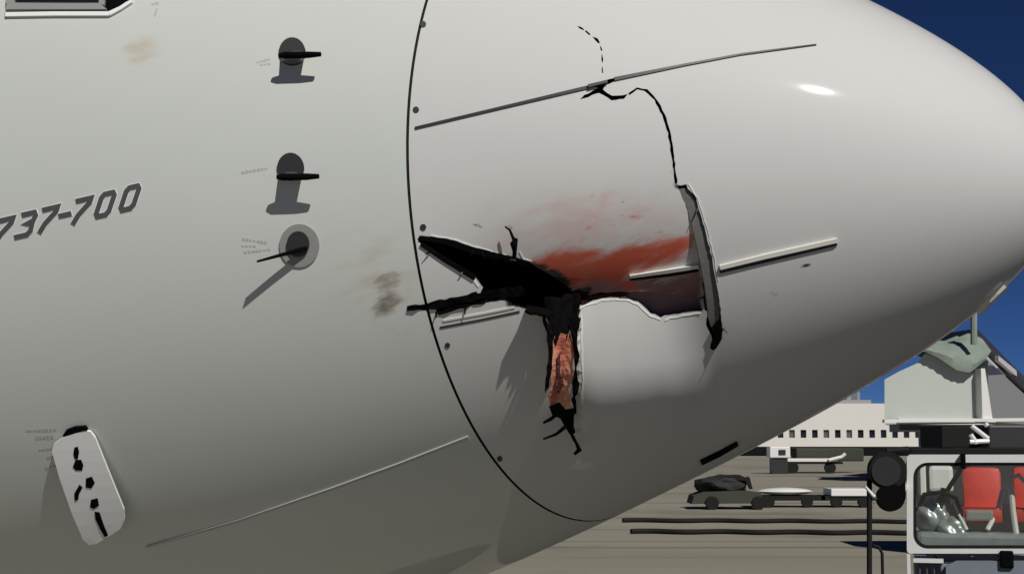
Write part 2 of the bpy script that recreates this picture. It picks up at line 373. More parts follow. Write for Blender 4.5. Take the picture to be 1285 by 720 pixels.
for nm, arr in (('blood', blood), ('pink', haze_), ('maroon', maroon), ('char', char)):
    a_ = me.attributes.new(nm, 'FLOAT', 'POINT'); a_.data.foreach_set('value', arr.astype(np.float32))
rad_paint = skin_mat('radome_paint', (.635, .64, .62), [('pink', (.62, .49, .475), .1, 1.1), ('blood', (.56, .105, .06), -.02, 1.0), ('maroon', (.27, .15, .15), .2, .75), ('char', (.022, .015, .013), .25, .7)])
radome = link('radome', me, rad_paint, plane)
# inner skin and torn rims: the laminate is 14 mm thick
cnt = {}
for a, b, c in T.tolist():
    for u, v in ((a, b), (b, c), (c, a)): cnt[(u, v)] = 1
rimE = [(u, v) for (u, v) in cnt if (v, u) not in cnt]
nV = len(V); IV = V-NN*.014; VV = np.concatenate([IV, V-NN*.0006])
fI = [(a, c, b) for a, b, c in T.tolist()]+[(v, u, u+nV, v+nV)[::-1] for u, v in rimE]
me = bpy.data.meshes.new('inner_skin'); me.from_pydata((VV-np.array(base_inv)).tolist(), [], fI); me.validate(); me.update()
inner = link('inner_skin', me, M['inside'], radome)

# ---- items laid on the skin
def ribbon(mb, pxs, wpx, h0, h1, dented=True, taper=False):
    """a bar along a line on the skin: width wpx (photograph pixels at the skin), from height h0 to h1"""
    pts = dens(pxs, 12, closed=False); n = len(pts); rows = []
    for i, (x, y) in enumerate(pts):
        a, b = pts[max(i-1, 0)], pts[min(i+1, n-1)]; d = math.hypot(b[0]-a[0], b[1]-a[1]); nx, ny = -(b[1]-a[1])/d, (b[0]-a[0])/d
        ww = (np.interp(i/(n-1), np.linspace(0, 1, len(wpx)), wpx) if isinstance(wpx, (list, tuple)) else wpx)/2
        rows.append([skin(x+nx*ww, y+ny*ww, h0, dented), skin(x+nx*ww, y+ny*ww, h1, dented), skin(x-nx*ww, y-ny*ww, h1, dented), skin(x-nx*ww, y-ny*ww, h0, dented)])
    k = len(mb.v)
    for r in rows: mb.v += [tuple(p) for p in r]
    for i in range(n-1):
        for j in range(4):
            a, b = k+i*4+j, k+i*4+(j+1) % 4; mb.f.append((a, b, b+4, a+4))
    mb.f.append((k, k+1, k+2, k+3)); e_ = k+(n-1)*4; mb.f.append((e_+3, e_+2, e_+1, e_))
    return mb
def patch(mb, poly, h0, h1, dented=False, step=12):
    """a plate following the skin, cut to an outline"""
    pl = dens(poly, step); n = len(pl)
    xs = [p[0] for p in pl]; ys = [p[1] for p in pl]
    ins = [(x, y) for x in np.arange(min(xs)+step/2, max(xs), step) for y in np.arange(min(ys)+step/2, max(ys), step)]
    if ins:
        A = np.array(ins); kk = inpoly(A, np.array(pl)) & (edgedist(A, np.array(pl)) > step*.4); ins = A[kk].tolist()
    al = pl+[tuple(p) for p in ins]
    v, _, f, _, _, _ = geometry.delaunay_2d_cdt([Vector(p) for p in al], [(i, (i+1) % n) for i in range(n)], [], 1, 1e-6)
    k = len(mb.v); m_ = len(v)
    top = [skin(p.x, p.y, h1(p.x, p.y) if callable(h1) else h1, dented) for p in v]; bot = [skin(p.x, p.y, h0(p.x, p.y) if callable(h0) else h0, dented) for p in v]
    mb.v += [tuple(p) for p in top+bot]
    nn = nrm(*pl[0]); dirs = {}
    for t in f:
        t = list(t); a, b, c = top[t[0]], top[t[1]], top[t[2]]
        if (b-a).cross(c-a).dot(nn) < 0: t.reverse()
        mb.f.append(tuple(k+i for i in t))
        for i in range(3): dirs[(t[i], t[(i+1) % 3])] = 1
    for (a, b) in dirs:
        if (b, a) not in dirs: mb.f.append((k+b, k+a, k+a+m_, k+b+m_))
    return mb
def disc(cx, cy, r, n=20, sq=1.0): return [(cx+r*math.cos(2*math.pi*i/n), cy+r*sq*math.sin(2*math.pi*i/n)) for i in range(n)]

# lightning diverter strips on the radome, and a pale line at the nose outline
d = ribbon(PB(), [(521, 161), (640, 133), (738, 110)], [3.0, 3.2, 4], .000, .0035).build('diverter_strip', M['dark'], radome)
ribbon(PB(), [(738, 110), (762, 104)], [4, 3], -.03, .010).build('diverter_strip', M['dark'], radome)
ribbon(PB(), [(771, 100), (860, 82), (930, 69), (1024, 57)], [4.5, 2.8, 2.2, 1.2], .000, .0035).build('diverter_strip', M['dark'], radome)
ribbon(PB(), [(903, 335), (960, 321), (1050, 301)], [5, 5.5, 5], .000, .008).build('diverter_strip', M['strip'], radome)
ribbon(PB(), [(903, 340.5), (960, 327), (1050, 306)], [4.5, 4.5, 3.5], .000, .003).build('diverter_strip_dark_line', M['dark'], radome)  # dark line along the lower edge of the pale strip
ribbon(PB(), [(792, 353), (840, 345), (878, 338)], [4, 5, 5], -.002, .010).build('diverter_strip', M['strip'], radome)
ribbon(PB(), [(792, 358), (840, 351), (879, 344)], [3, 5, 4], -.002, .004).build('diverter_strip_dark_line', M['black'], radome)  # dark line below the short pale strip
ribbon(PB(), [(552, 411), (600, 402), (652, 391)], [2.6, 2.4, 2.4], .000, .0015).build('diverter_strip', M['dark'], radome)
ribbon(PB(), [(556, 402), (600, 394), (646, 385)], [2.5, 2.5, 2.5], .000, .002).build('diverter_strip', M['strip'], radome)
ribbon(PB(), [(879, 579), (902, 568), (925, 555)], [5, 5, 4], .000, .006).build('diverter_strip', M['black'], radome)
ribbon(PB(), [(1226, 391), (1240, 376), (1260, 357)], [3, 3, 3], .000, .012).build('diverter_strip', M['strip'], radome)  # thin pale bar along the outline of the lower nose
# panel joint on the fuselage, its highlight put into the pale colour
ribbon(PB(), [(184, 685), (300, 652), (420, 611), (500, 582), (588, 548)], [2.6, 3, 3, 3.4, 4], .000, .0035, False).build('panel_joint', M['faint'], fuselage)
# dark sealant in the radome joint: a ring just below the skins
ring_s, nr = (-.0045, .0), 360
vv = []; ff = []
for s_, h_ in ((-.006, -.012), (-.0055, -.0035), (-.0005, -.0035), (0, -.012)):
    P_ = body(np.full(nr, s_), np.linspace(-math.pi, math.pi, nr, endpoint=False)); N_ = bnorm(np.full(nr, s_), np.linspace(-math.pi, math.pi, nr, endpoint=False)); vv += [tuple(x) for x in (P_+N_*h_)]
for i in range(3):
    for j in range(nr): a, b = i*nr+j, i*nr+(j+1) % nr; ff.append((a, b, b+nr, a+nr))
PB().add(vv, ff).build('joint_seal', M['rubber'], plane)
for x, y in [(531, 31), (522, 138), (531, 285), (561.5, 433), (627, 575), (742, 663)][:5]:
    patch(PB(), disc(x, y, 4.0 if y < 400 else 3.4, 10), -.002, .0016, False, 30).build('fastener', M['dark'], radome)

# torn edges
patch(PB(), [(850, 236), (862, 236), (874, 252), (886, 292), (894, 324), (899, 354), (904, 385), (903, 405), (895, 418), (889, 400), (888, 384), (885, 360), (880, 335), (873, 300), (863, 262)], -.030, -.006, False, 10).build('torn_core', M['core'], radome)
patch(PB(), [(893, 412), (903, 402), (906, 412), (905, 424), (897, 437), (892, 432), (896, 422)], -.02, .006, False, 6).build('torn_core', M['black'], radome)  # black patch paints in the dark gap at the foot of the band
def strip3(mb, ctrl, thick=.004, steps=6):
    """a torn sheet: ctrl = rows of (x left, x right, y left, y right, height above the skin)"""
    rows = []
    for i in range(len(ctrl)-1):
        a, b = np.array(ctrl[i], float), np.array(ctrl[i+1], float)
        for j in range(steps): rows.append(a+(b-a)*j/steps)
    rows.append(np.array(ctrl[-1], float)); k = len(mb.v); nc = 5
    for i, (xl, xr, yl, yr, h) in enumerate(rows):
        jl, jr = random.uniform(-1.6, 1.6), random.uniform(-1.6, 1.6)
        top = []; bot = []
        for c in range(nc):
            t = c/(nc-1); x = xl+jl+(xr+jr-xl-jl)*t; y = yl+(yr-yl)*t
            hh = h+math.sin(t*math.pi)*min(.008, abs(h)*.3)+noise.noise((x*.06, y*.06, 1))*min(.008, abs(h)*.3)
            top.append(skin(x, y, hh+thick, False)); bot.append(skin(x, y, hh, False))
        mb.v += [tuple(p) for p in top+bot[::-1]]
    m_ = nc*2
    for i in range(len(rows)-1):
        for j in range(m_): a, b = k+i*m_+j, k+i*m_+(j+1) % m_; mb.f.append((a, b, b+m_, a+m_))
    mb.f.append(tuple(k+j for j in range(m_))); e_ = k+(len(rows)-1)*m_; mb.f.append(tuple(e_+j for j in reversed(range(m_))))
    return mb
def sheet(mb, poly, hf, thick=.003, seed=0, amp=1.3, step=6):
    """a ragged torn sheet: outline on the skin, lifted to the height hf(x, y)"""
    pl = rag(dens(poly, step), amp, seed); n = len(pl); A0 = np.array(pl)
    g = [(x, y) for x in np.arange(A0[:, 0].min(), A0[:, 0].max(), step) for y in np.arange(A0[:, 1].min(), A0[:, 1].max(), step)]
    A = np.array(g); g = A[inpoly(A, A0) & (edgedist(A, A0) > step*.45)].tolist()
    v, _, f, _, _, _ = geometry.delaunay_2d_cdt([Vector(p) for p in pl+[tuple(p) for p in g]], [(i, (i+1) % n) for i in range(n)], [], 1, 1e-6)
    r = random.Random(seed+50); k = len(mb.v); hs = [hf(p.x, p.y)+r.uniform(-.0035, .0035) for p in v]
    top = [skin(p.x, p.y, h+thick, False) for p, h in zip(v, hs)]; mb.v += [tuple(p) for p in top+[skin(p.x, p.y, h, False) for p, h in zip(v, hs)]]; m_ = len(v); dirs = {}
    for t in f:
        t = list(t)
        if (top[t[1]]-top[t[0]]).cross(top[t[2]]-top[t[0]]).dot(nrm(*pl[0])) < 0: t.reverse()
        mb.f.append(tuple(k+i for i in t)); mb.f.append(tuple(k+m_+i for i in reversed(t)))
        for i in range(3): dirs[(t[i], t[(i+1) % 3])] = 1
    for (a, b) in dirs:
        if (b, a) not in dirs: mb.f.append((k+b, k+a, k+a+m_, k+b+m_))
    return mb
def hang(x, y): return float(np.interp(y, [365, 390, 412, 440, 465, 490, 525, 555], [-.04, .0, .040, .064, .074, .070, .052, .044])+.010*math.sin((x-680)*.16+y*.03))
sheet(PB(), [(684, 376), (730, 374), (725, 392), (727, 404), (721, 417), (715, 408), (709, 421), (702, 411), (695, 420), (690, 404), (685, 396)], hang, .004, 1, 1.6).build('scorched_flap', M['black'], radome)
sheet(PB(), [(693, 409), (714, 412), (720, 428), (715, 441), (719, 455), (711, 470), (714, 484), (706, 491), (699, 485), (687, 489), (684, 472), (690, 459), (685, 444), (691, 428)], hang, .003, 2, 2.2).build('hanging_shred', M['orange'], radome)
sheet(PB(), [(714, 400), (723, 404), (724, 428), (720, 440), (723, 458), (718, 470), (719, 492), (714, 480), (715, 455), (718, 440), (717, 425)], lambda x, y: hang(x, y)+.008, .003, 3, 1.2, 5).build('hanging_shred', M['black'], radome)
sheet(PB(), [(684, 398), (691, 402), (693, 428), (689, 446), (685, 462), (681, 464), (684, 440), (687, 425)], lambda x, y: hang(x, y)+.008, .003, 4, 1.0, 5).build('hanging_shred', M['black'], radome)
sheet(PB(), [(686, 487), (698, 484), (708, 490), (717, 484), (716, 505), (719, 518), (712, 525), (706, 516), (700, 506), (692, 500)], hang, .003, 5, 1.6).build('hanging_shred', M['black'], radome)
sheet(PB(), [(697, 430), (703, 428), (701, 448), (705, 462), (698, 474), (694, 462), (698, 448)], lambda x, y: hang(x, y)+.007, .002, 6, 1.2, 5).build('hanging_shred', M['maroon'], radome)
def strip3(mb, rows, *_):
    return sheet(mb, [(r[0], r[2]) for r in rows]+[(r[1], r[3]) for r in reversed(rows)], lambda x, y: float(np.interp(x, [510, 545, 600, 660], [.001, .001, .0, -.03])), .002, 9, 1.2, 7)
def fibre(pts, r, m='black', name='frayed_fibre'):
    P_ = [skin(x, y, h, False) for x, y, h in pts]; PB().tube(P_, r, 6).build(name, M[m], radome)
fibre([(700, 488, .06), (697, 500, .055), (690, 508, .05), (680, 515, .045)], [.007, .006, .005, .003])
fibre([(706, 520, .045), (696, 530, .04), (680, 538, .035)], [.006, .004, .0025])
fibre([(712, 524, .045), (717, 534, .042), (720, 540, .04), (724, 549, .04), (718, 554, .04)], [.003, .005, .004, .007, .004])
fibre([(645, 328, .0), (646, 315, .012), (645, 305, .016), (648, 298, .016)], [.005, .005, .009, .005])
fibre([(645, 300, .014), (640, 288, .012), (634, 284, .008)], [.004, .003, .002])
fibre([(682, 390, .005), (683, 400, .02), (686, 410, .025)], [.004, .004, .002])
fibre([(752, 378, -.10), (760, 388, -.075), (757, 394, -.07)], [.006, .005, .003])
# flush black strip that reaches back over the joint
strip3(PB(), [(655, 660, 362, 376), (600, 602, 366, 375), (545, 548, 378, 388), (511, 512, 384, 390)]).build('dark_strip', M['black'], radome)
strip3(PB(), [(612, 614, 376, 379), (575, 577, 383, 387), (549, 551, 391, 394)]).build('dark_strip', M['black'], radome)
patch(PB(), [(753, 376), (759, 373), (768, 374), (769, 378), (760, 381)], -.09, -.075, False, 8).build('glint_chip', M['outline'], radome)  # white chip painted in for a glint inside the recess
# dark edging of the long tear
ribbon(PB(), [(526, 298), (560, 303), (600, 317), (640, 327), (664, 334)], [5, 8, 8, 8, 6], -.004, .004).build('scorched_edge', M['black'], radome)
ribbon(PB(), [(528, 306), (560, 327), (596, 349)], [5, 6, 6], -.004, .004).build('scorched_edge', M['black'], radome)

M['mauve'] = mat('crushed_laminate', (.23, .135, .135), .7, var=.45, scale=12, bump=.4)
patch(PB(), [(786, 384), (800, 376), (884, 372), (887, 408), (858, 416), (832, 420), (812, 410), (796, 402)], -.074, -.060, False, 8).build('crushed_panel', M['mauve'], radome)
patch(PB(), [(724, 392), (744, 384), (790, 380), (800, 404), (762, 402), (730, 408)], -.078, -.066, False, 8).build('crushed_panel', M['maroon'], radome)
mb = PB(); rows = []; r_ = random.Random(12)
for i in range(9):
    t = i/8; x = 660+30*t; y = 387+5*t; hm = .040+.010*math.sin(t*3.1)+r_.uniform(-.008, .008)
    rows.append([skin(x, y, -.01, False), skin(x+2, y-1, hm*.5, False), skin(x-1, y-2, hm, False), skin(x-1, y-5, hm, False), skin(x+2, y-4, hm*.5, False), skin(x, y-3, -.01, False)])
for r in rows: mb.v += [tuple(p) for p in r]
for i in range(8):
    for j in range(6): a, b = i*6+j, i*6+(j+1) % 6; mb.f.append((a, b, b+6, a+6))
mb.f += [tuple(range(6)), tuple(range(53, 47, -1))]; mb.build('standing_flap', M['black'], radome)
# broken laminate edges, their lit rims painted white, and fibres standing along the tears
def rimline(pts, wd, seed, h=.0015):
    pl = rag(dens(pts, 6, closed=False), .7, seed); r = random.Random(seed)
    ribbon(PB(), pl, [wd*r.uniform(.4, 1.3) for _ in range(9)], -.004, h).build('lit_broken_edge', M['outline'], radome)
rimline([(729, 394), (757, 387), (786, 386), (803, 392), (818, 404), (831, 408)], 1.6, 1); rimline([(836, 408), (858, 401), (880, 395)], 1.3, 2)
rimline([(731, 402), (731, 425), (730, 448), (731, 470), (728, 500)], 2.2, 3); rimline([(548, 322), (572, 336), (594, 351), (600, 360)], 1.8, 4)
rimline([(540, 295), (566, 300), (600, 312), (634, 322)], 1.4, 5); rimline([(863, 230), (876, 249), (888, 290), (896, 322), (901, 352)], .9, 6); rimline([(652, 318), (656, 328), (668, 331)], 2.2, 7)
rf_ = random.Random(5)
for hp in ((HOLES[0], 8), (HOLES[2], 2)):
    for _ in range(hp[1]):
        x, y = hp[0][rf_.randrange(len(hp[0]))]; an = rf_.uniform(0, 6.28); l_ = rf_.uniform(3, 9)
        fibre([(x, y, -.004), (x+l_*.5*math.cos(an), y+l_*.5*math.sin(an)+1, .006), (x+l_*math.cos(an), y+l_*math.sin(an)+2, rf_.uniform(.004, .016))], [.0028, .002, .0008], rf_.choice(['black', 'black', 'maroon', 'core']))

# ---- air data probes
def probe(cx, cy):
    P_ = PB(); pr = empty('pitot_probe'); pr.parent = plane; pr.location = skin(cx, cy, 0, False)-base_inv
    def pb(mb, name, m, sm=True):
        mb.v = [tuple(Vector(v)-base_inv-Vector(pr.location)) for v in mb.v]
        return MB.build(mb, name, m, pr, sm)
    pb(patch(MB(), [(cx+17*math.cos(a)-1, cy+1+(20 if math.sin(a) < 0 else 15)*math.sin(a)) for a in np.linspace(0, 2*math.pi, 26, endpoint=False)], -.001, .004, False, 9), 'base_plate', M['dark'])
    mb = MB(); rows = []                 # swept mast: an aerofoil section running out from the plate
    for t in np.linspace(0, 1, 7):
        x0 = cx-17+14*t; x1 = cx+13+11*t; h = .052*t; th_ = 5.5-2.5*t
        sec = []
        for a in np.linspace(0, 2*math.pi, 14, endpoint=False):
            u = (1-math.cos(a))/2; sec.append(skin(x0+(x1-x0)*u, cy+10+2*t+th_*math.sin(a)*(.4+.6*math.sin(math.pi*min(1, u*1.0))), h, False))
        rows.append(sec)
    for r in rows: mb.v += [tuple(p) for p in r]
    for i in range(6):
        for j in range(14): a, b = i*14+j, i*14+(j+1) % 14; mb.f.append((a, b, b+14, a+14))
    mb.f.append(tuple(6*14+j for j in range(14))); pb(mb, 'mast', M['grey'])
    a = skin(cx-12, cy+14, .050, False); b = skin(cx+24, cy+13.5, .050, False); c = skin(cx+40, cy+13, .051, False)
    pb(MB().tube([a, a+(b-a)*.2, b, c], [.005, .0085, .008, .0055], 14), 'tube', M['black'])
    return pr
probe(368, 67); probe(366, 211)
# angle of attack vane
av = empty('angle_of_attack_vane'); av.parent = plane; av.location = skin(376, 308, 0, False)-base_inv
def pb2(mb, name, m, sm=True):
    mb.v = [tuple(Vector(v)-base_inv-Vector(av.location)) for v in mb.v]; return MB.build(mb, name, m, av, sm)
pb2(patch(MB(), disc(376, 308, 25, 30, 1.08), -.001, .004, False, 10), 'base_plate', M['midgrey'])
pb2(patch(MB(), disc(375, 306, 14, 24, 1.15), .004, .010, False, 8), 'hub', M['dark'])
mb = MB(); rows = []
for t in np.linspace(0, 1, 6):
    x = 386-57*t; y = 311+14*t; h = .010+.042*t; tk = 3.3-1.9*t
    rows.append([skin(x, y-tk, h-.005, False), skin(x+1, y-tk*.6, h+.005, False), skin(x+1, y+tk*.6, h+.005, False), skin(x, y+tk, h-.005, False)])
for r in rows: mb.v += [tuple(p) for p in r]
for i in range(5):
    for j in range(4): a, b = i*4+j, i*4+(j+1) % 4; mb.f.append((a, b, b+4, a+4))
mb.f.append((0, 1, 2, 3)); mb.f.append((23, 22, 21, 20)); pb2(mb, 'vane', M['black'], False)
# faint stencils beside the probes, and beside the white plate
def dashes(rows, name='stencil_marking', m='faint'):
    mb = PB()
    for x0, x1, y0, y1, th_ in rows:
        n = max(1, int((x1-x0)/4.5)); r = random.Random(int(x0*7+y0))
        for i in range(n):
            a, b = i/n, (i+r.uniform(.62, .86))/n
            ribbon(mb, [(x0+(x1-x0)*a, y0+(y1-y0)*a), (x0+(x1-x0)*b, y0+(y1-y0)*b)], th_*r.uniform(.5, 1), .0002, .0005, False)
    return tag(mb.build(name, M[m], plane), kind='stuff')
dashes([(322, 340, 79, 74, 3), (326, 340, 82, 80, 2.5)]); dashes([(303, 337, 217, 211, 4)])
dashes([(304, 336, 300, 305, 4), (303, 322, 309, 309, 3.5), (306, 340, 317, 313, 3.5)])
dashes([(33, 72, 540, 539, 4), (45, 68, 549, 548, 7), (49, 67, 564, 562, 4), (59, 68, 574, 572, 4), (57, 71, 587, 584, 4)])
dashes([(194, 198, 21, 8, 3), (190, 200, 6, 4, 3)])

# ---- white plate low on the left
pc = empty('service_plate'); pc.parent = plane; pc.location = skin(115, 602, 0, False)-base_inv
pc['label'] = 'white rounded plate with black openings low on the fuselage'
def pb3(mb, name, m, sm=False):
    mb.v = [tuple(Vector(v)-base_inv-Vector(pc.location)) for v in mb.v]; return MB.build(mb, name, m, pc, sm)
plate_h = lambda x, y: .008+.040*float(np.clip((y-535)/130, 0, 1))
pb3(patch(MB(), [(68, 562), (70, 553), (80, 546), (107, 538), (115, 539), (121, 546), (160, 627), (161, 638), (156, 648), (143, 656), (126, 665), (117, 666), (110, 660), (95, 630), (80, 595)], lambda x, y: plate_h(x, y)-.007, plate_h, False, 14), 'panel', M['plate'])
pb3(patch(MB(), [(80, 544), (84, 538), (94, 534), (108, 533), (111, 537), (96, 540), (84, 546)], .0, .010, False, 8), 'cover', M['black'])
for poly in ([(96, 557), (100, 556), (102, 562), (101, 570), (97, 570), (95, 564)], [(98, 571), (105, 571), (108, 577), (107, 583), (99, 583), (95, 579)], [(112, 592), (119, 590), (123, 597), (119, 603), (112, 602)],
             [(104, 599), (108, 602), (104, 609), (103, 616), (99, 617), (98, 609)], [(119, 616), (127, 614), (129, 622), (123, 626), (118, 624)], [(124, 629), (130, 630), (136, 645), (141, 655), (137, 657), (131, 648), (125, 637)]):
    pb3(patch(MB(), poly, lambda x, y: plate_h(x, y)-.001, lambda x, y: plate_h(x, y)+.0012, False, 20), 'opening', M['black'])

# ---- model designation 737-700
def stroke(mb, pts, wd, f, h0, h1):
    """a brush line wd photograph pixels wide with mitred corners"""
    p = [Vector(f(*q)) for q in pts]; loop = (p[0]-p[-1]).length < .01
    if loop: p = p[:-1]
    n = len(p); k = len(mb.v); sides = []
    for i in range(n):
        a = p[i-1] if (i or loop) else None; b = p[(i+1) % n] if (i < n-1 or loop) else None
        d0 = (p[i]-a).normalized() if a else (b-p[i]).normalized(); d1 = (b-p[i]).normalized() if b else d0
        nn = Vector((-d0.y-d1.y, d0.x+d1.x)).normalized(); m = wd/2/max(.5, nn.dot(Vector((-d0.y, d0.x)))); c = p[i].copy()
        if a is None: c -= d0*wd*.5
        if b is None: c += d0*wd*.5
        sides.append((c+nn*m, c-nn*m))
    for l, r in sides:
        mb.v += [tuple(skin(l.x, l.y, h0, False)), tuple(skin(l.x, l.y, h1, False)), tuple(skin(r.x, r.y, h1, False)), tuple(skin(r.x, r.y, h0, False))]
    for i in range(n if loop else n-1):
        for j in range(3): a, b = k+i*4+j, k+((i+1) % n)*4+j; mb.f.append((a, a+1, b+1, b))
    if not loop: mb.f += [(k, k+1, k+2, k+3), (k+n*4-1, k+n*4-2, k+n*4-3, k+n*4-4)]
G = {'7': ([(.08, .9), (.9, .9), (.9, .72), (.42, .32), (.28, .05)], 1), '3': ([(.1, .92), (.75, .92), (.9, .78), (.85, .58), (.42, .53), (.85, .46), (.9, .2), (.75, .07), (.1, .07)], 1),
     '0': ([(.1, .2), (.1, .8), (.24, .92), (.76, .92), (.9, .8), (.9, .2), (.76, .07), (.24, .07), (.1, .2)], 1), '-': ([(.1, .45), (.6, .45)], .6)}
def glyph(ch, ox, oy):
    def f(u, v): return (ox+u*20+v*11, oy-u*4.6-v*33)
    outl = PB(); stroke(outl, G[ch][0], 7.8, f, .0002, .0008); outl.build('character_outline', M['outline'], plane)
    mb = PB(); stroke(mb, G[ch][0], 6.0, f, .0010, .0022); o = mb.build('model_number', M['print'], plane)
for ch, ox, oy in (('7', -11, 307), ('3', 18.5, 300), ('7', 45, 293), ('-', 70, 286), ('7', 87, 282), ('0', 117, 275), ('0', 148, 267)): glyph(ch, ox, oy)

# ---- cockpit side window, its sill just in view
cw = empty('cockpit_window'); cw.parent = plane; cw.location = skin(90, 5, 0, False)-base_inv
def pb4(mb, name, m):
    mb.v = [tuple(Vector(v)-base_inv-Vector(cw.location)) for v in mb.v]; return MB.build(mb, name, m, cw)
pb4(patch(MB(), [(14, 8), (20, 3), (130, 3), (128, -120), (24, -120), (16, -60)], .0, .005, False, 16), 'pane', M['glass'])
pb4(patch(MB(), [(9, 15), (12, 7), (128, 8), (136, 15)], .0, .012, False, 14), 'frame', M['midgrey'])
pb4(patch(MB(), [(126, 8), (132, -100), (140, -100), (133, 10)], .0, .012, False, 14), 'frame', M['midgrey'])
pb4(patch(MB(), [(10, 8), (16, -70), (22, -70), (20, 8)], .0, .012, False, 14), 'frame', M['midgrey'])
pb4(patch(MB(), [(136, 15), (134, 9), (141, -90), (190, -80), (163, 3)], .0, .008, False, 14), 'seal', M['black'])
pb4(ribbon(MB(), [(8, 20), (70, 19), (138, 19)], [5, 5, 5], .0, .007, False), 'sill', M['outline'])  # white bar painted in for the highlight below the window frame
pb4(ribbon(MB(), [(138, 19), (152, 12), (166, 3)], [5, 4, 4], .0, .007, False), 'sill', M['outline'])  # the same painted highlight, running up past the corner

# ---- nose gear, below the frame
gs = -3.1; gc = Vector(C0+gs*AX); belly = float(body(np.array(gs), np.array(-math.pi/2))[2])
PB().tube([(gc.x, gc.y, belly+.1), (gc.x, gc.y, .34)], [.09, .07], 14).build('nose_gear_strut', M['white'], plane, True)
for sd in (-.2, .2):
    c = gc+Vector(BX)*sd; c.z = .343
    wv = PB().cyl(c, BX, .343, .19, 32).build('nose_wheel', M['rubber'], plane, True)
    PB().cyl(c, BX, .18, .21, 24).build('rim', M['alu'], wv, True)

# ------------------------------------------------------------------ SETTING
def ground_mat():
    m = bpy.data.materials.new('apron_concrete'); m.use_nodes = True; t = m.node_tree; b = t.nodes['Principled BSDF']
    tc = t.nodes.new('ShaderNodeTexCoord'); n = t.nodes.new('ShaderNodeTexNoise'); n.inputs['Scale'].default_value = .25; n.inputs['Detail'].default_value = 9
    mp = t.nodes.new('ShaderNodeMapping'); mp.inputs['Scale'].default_value = (.25, 1, 1); t.links.new(tc.outputs['Object'], mp.inputs['Vector']); t.links.new(mp.outputs[0], n.inputs['Vector'])
    r = t.nodes.new('ShaderNodeValToRGB'); r.color_ramp.elements[0].position = .3; r.color_ramp.elements[1].position = .72
    r.color_ramp.elements[0].color = (.235, .218, .165, 1); r.color_ramp.elements[1].color = (.30, .278, .22, 1)
    t.links.new(n.outputs['Fac'], r.inputs[0])
    n2 = t.nodes.new('ShaderNodeTexNoise'); n2.inputs['Scale'].default_value = .16; n2.inputs['Detail'].default_value = 8; n2.inputs['Roughness'].default_value = .65; t.links.new(tc.outputs['Object'], n2.inputs['Vector'])
    r2 = t.nodes.new('ShaderNodeValToRGB'); r2.color_ramp.elements[0].position = .52; r2.color_ramp.elements[1].position = .72; r2.color_ramp.elements[0].color = (1, 1, 1, 1); r2.color_ramp.elements[1].color = (.55, .54, .53, 1); t.links.new(n2.outputs['Fac'], r2.inputs[0])
    wv = t.nodes.new('ShaderNodeTexNoise'); wv.inputs['Scale'].default_value = 1; wv.inputs['Detail'].default_value = 3; mp2 = t.nodes.new('ShaderNodeMapping'); mp2.inputs['Scale'].default_value = (.02, 1.3, 1); mp2.inputs['Rotation'].default_value = (0, 0, .03); t.links.new(tc.outputs['Object'], mp2.inputs['Vector']); t.links.new(mp2.outputs[0], wv.inputs['Vector'])
    r3 = t.nodes.new('ShaderNodeValToRGB'); r3.color_ramp.elements[0].position = .58; r3.color_ramp.elements[1].position = .70; r3.color_ramp.elements[0].color = (1, 1, 1, 1); r3.color_ramp.elements[1].color = (.62, .61, .60, 1); t.links.new(wv.outputs['Fac'], r3.inputs[0])
    m1 = t.nodes.new('ShaderNodeMix'); m1.data_type = 'RGBA'; m1.blend_type = 'MULTIPLY'; m1.inputs['Factor'].default_value = 1; t.links.new(r.outputs[0], m1.inputs['A']); t.links.new(r2.outputs[0], m1.inputs['B'])
    m2 = t.nodes.new('ShaderNodeMix'); m2.data_type = 'RGBA'; m2.blend_type = 'MULTIPLY'; m2.inputs['Factor'].default_value = 1; t.links.new(m1.outputs['Result'], m2.inputs['A']); t.links.new(r3.outputs[0], m2.inputs['B'])
    t.links.new(m2.outputs['Result'], b.inputs['Base Color']); b.inputs['Roughness'].default_value = .9
    return m
gm = MB().add([(-4000, -4000, 0), (4000, -4000, 0), (4000, 4000, 0), (-4000, 4000, 0)], [(0, 1, 2, 3)]).build('ground', ground_mat()); tag(gm, kind='structure')
mb = MB()
for k in range(0, 20):
    y = 3+k*7.5; mb.add([(-45, y, .012), (90, y, .012), (90, y+.05, .012), (-45, y+.05, .012)], [(0, 1, 2, 3)])
st_ = MB().add([(.3, -40, .004), (13.5, -40, .004), (13.5, 17.5, .004), (.3, 17.5, .004)], [(0, 1, 2, 3)]).build('bounce_dimming_ground', mat('dim_bounce_sheet', (.05, .047, .037), .9, bump=.3)); tag(st_, kind='structure')  # unseen dark sheet, added to weaken ground bounce under the chin
jn = mb.build('pavement_joints', mat('joint_sealant', (.10, .095, .08), .9)); tag(jn, kind='structure')

# ------------------------------------------------------------------ far things
# terminal with a row of windows
TY = 150.
tm = empty('terminal_building', (30, TY, 0)); tag(tm, 'long white terminal building with a row of small dark windows beyond the apron', 'building')
def loc(o, mb): mb.v = [tuple(Vector(v)-Vector(o.location)) for v in mb.v]; return mb
xa, xb = at(250, 545, TY).x, at(1300, 545, TY).x
zt, zb = at(0, 506, TY).z, at(0, 560, TY).z
sill, head = at(0, 549, TY).z, at(0, 539, TY).z
pitch = 14.3/F*TY*1.0; x = xa; wx = []
while x < xb: wx.append(x); x += pitch
mb = MB(); mb.box(((xa+xb)/2, TY+6, (zt+head)/2), (xb-xa, 12, zt-head)); mb.box(((xa+xb)/2, TY+6, (sill+zb)/2), (xb-xa, 12, sill-zb))
for x in wx: mb.box((x+pitch*.5-pitch*.25, TY+.2, (sill+head)/2), (pitch*.5, .4, head-sill-.004))
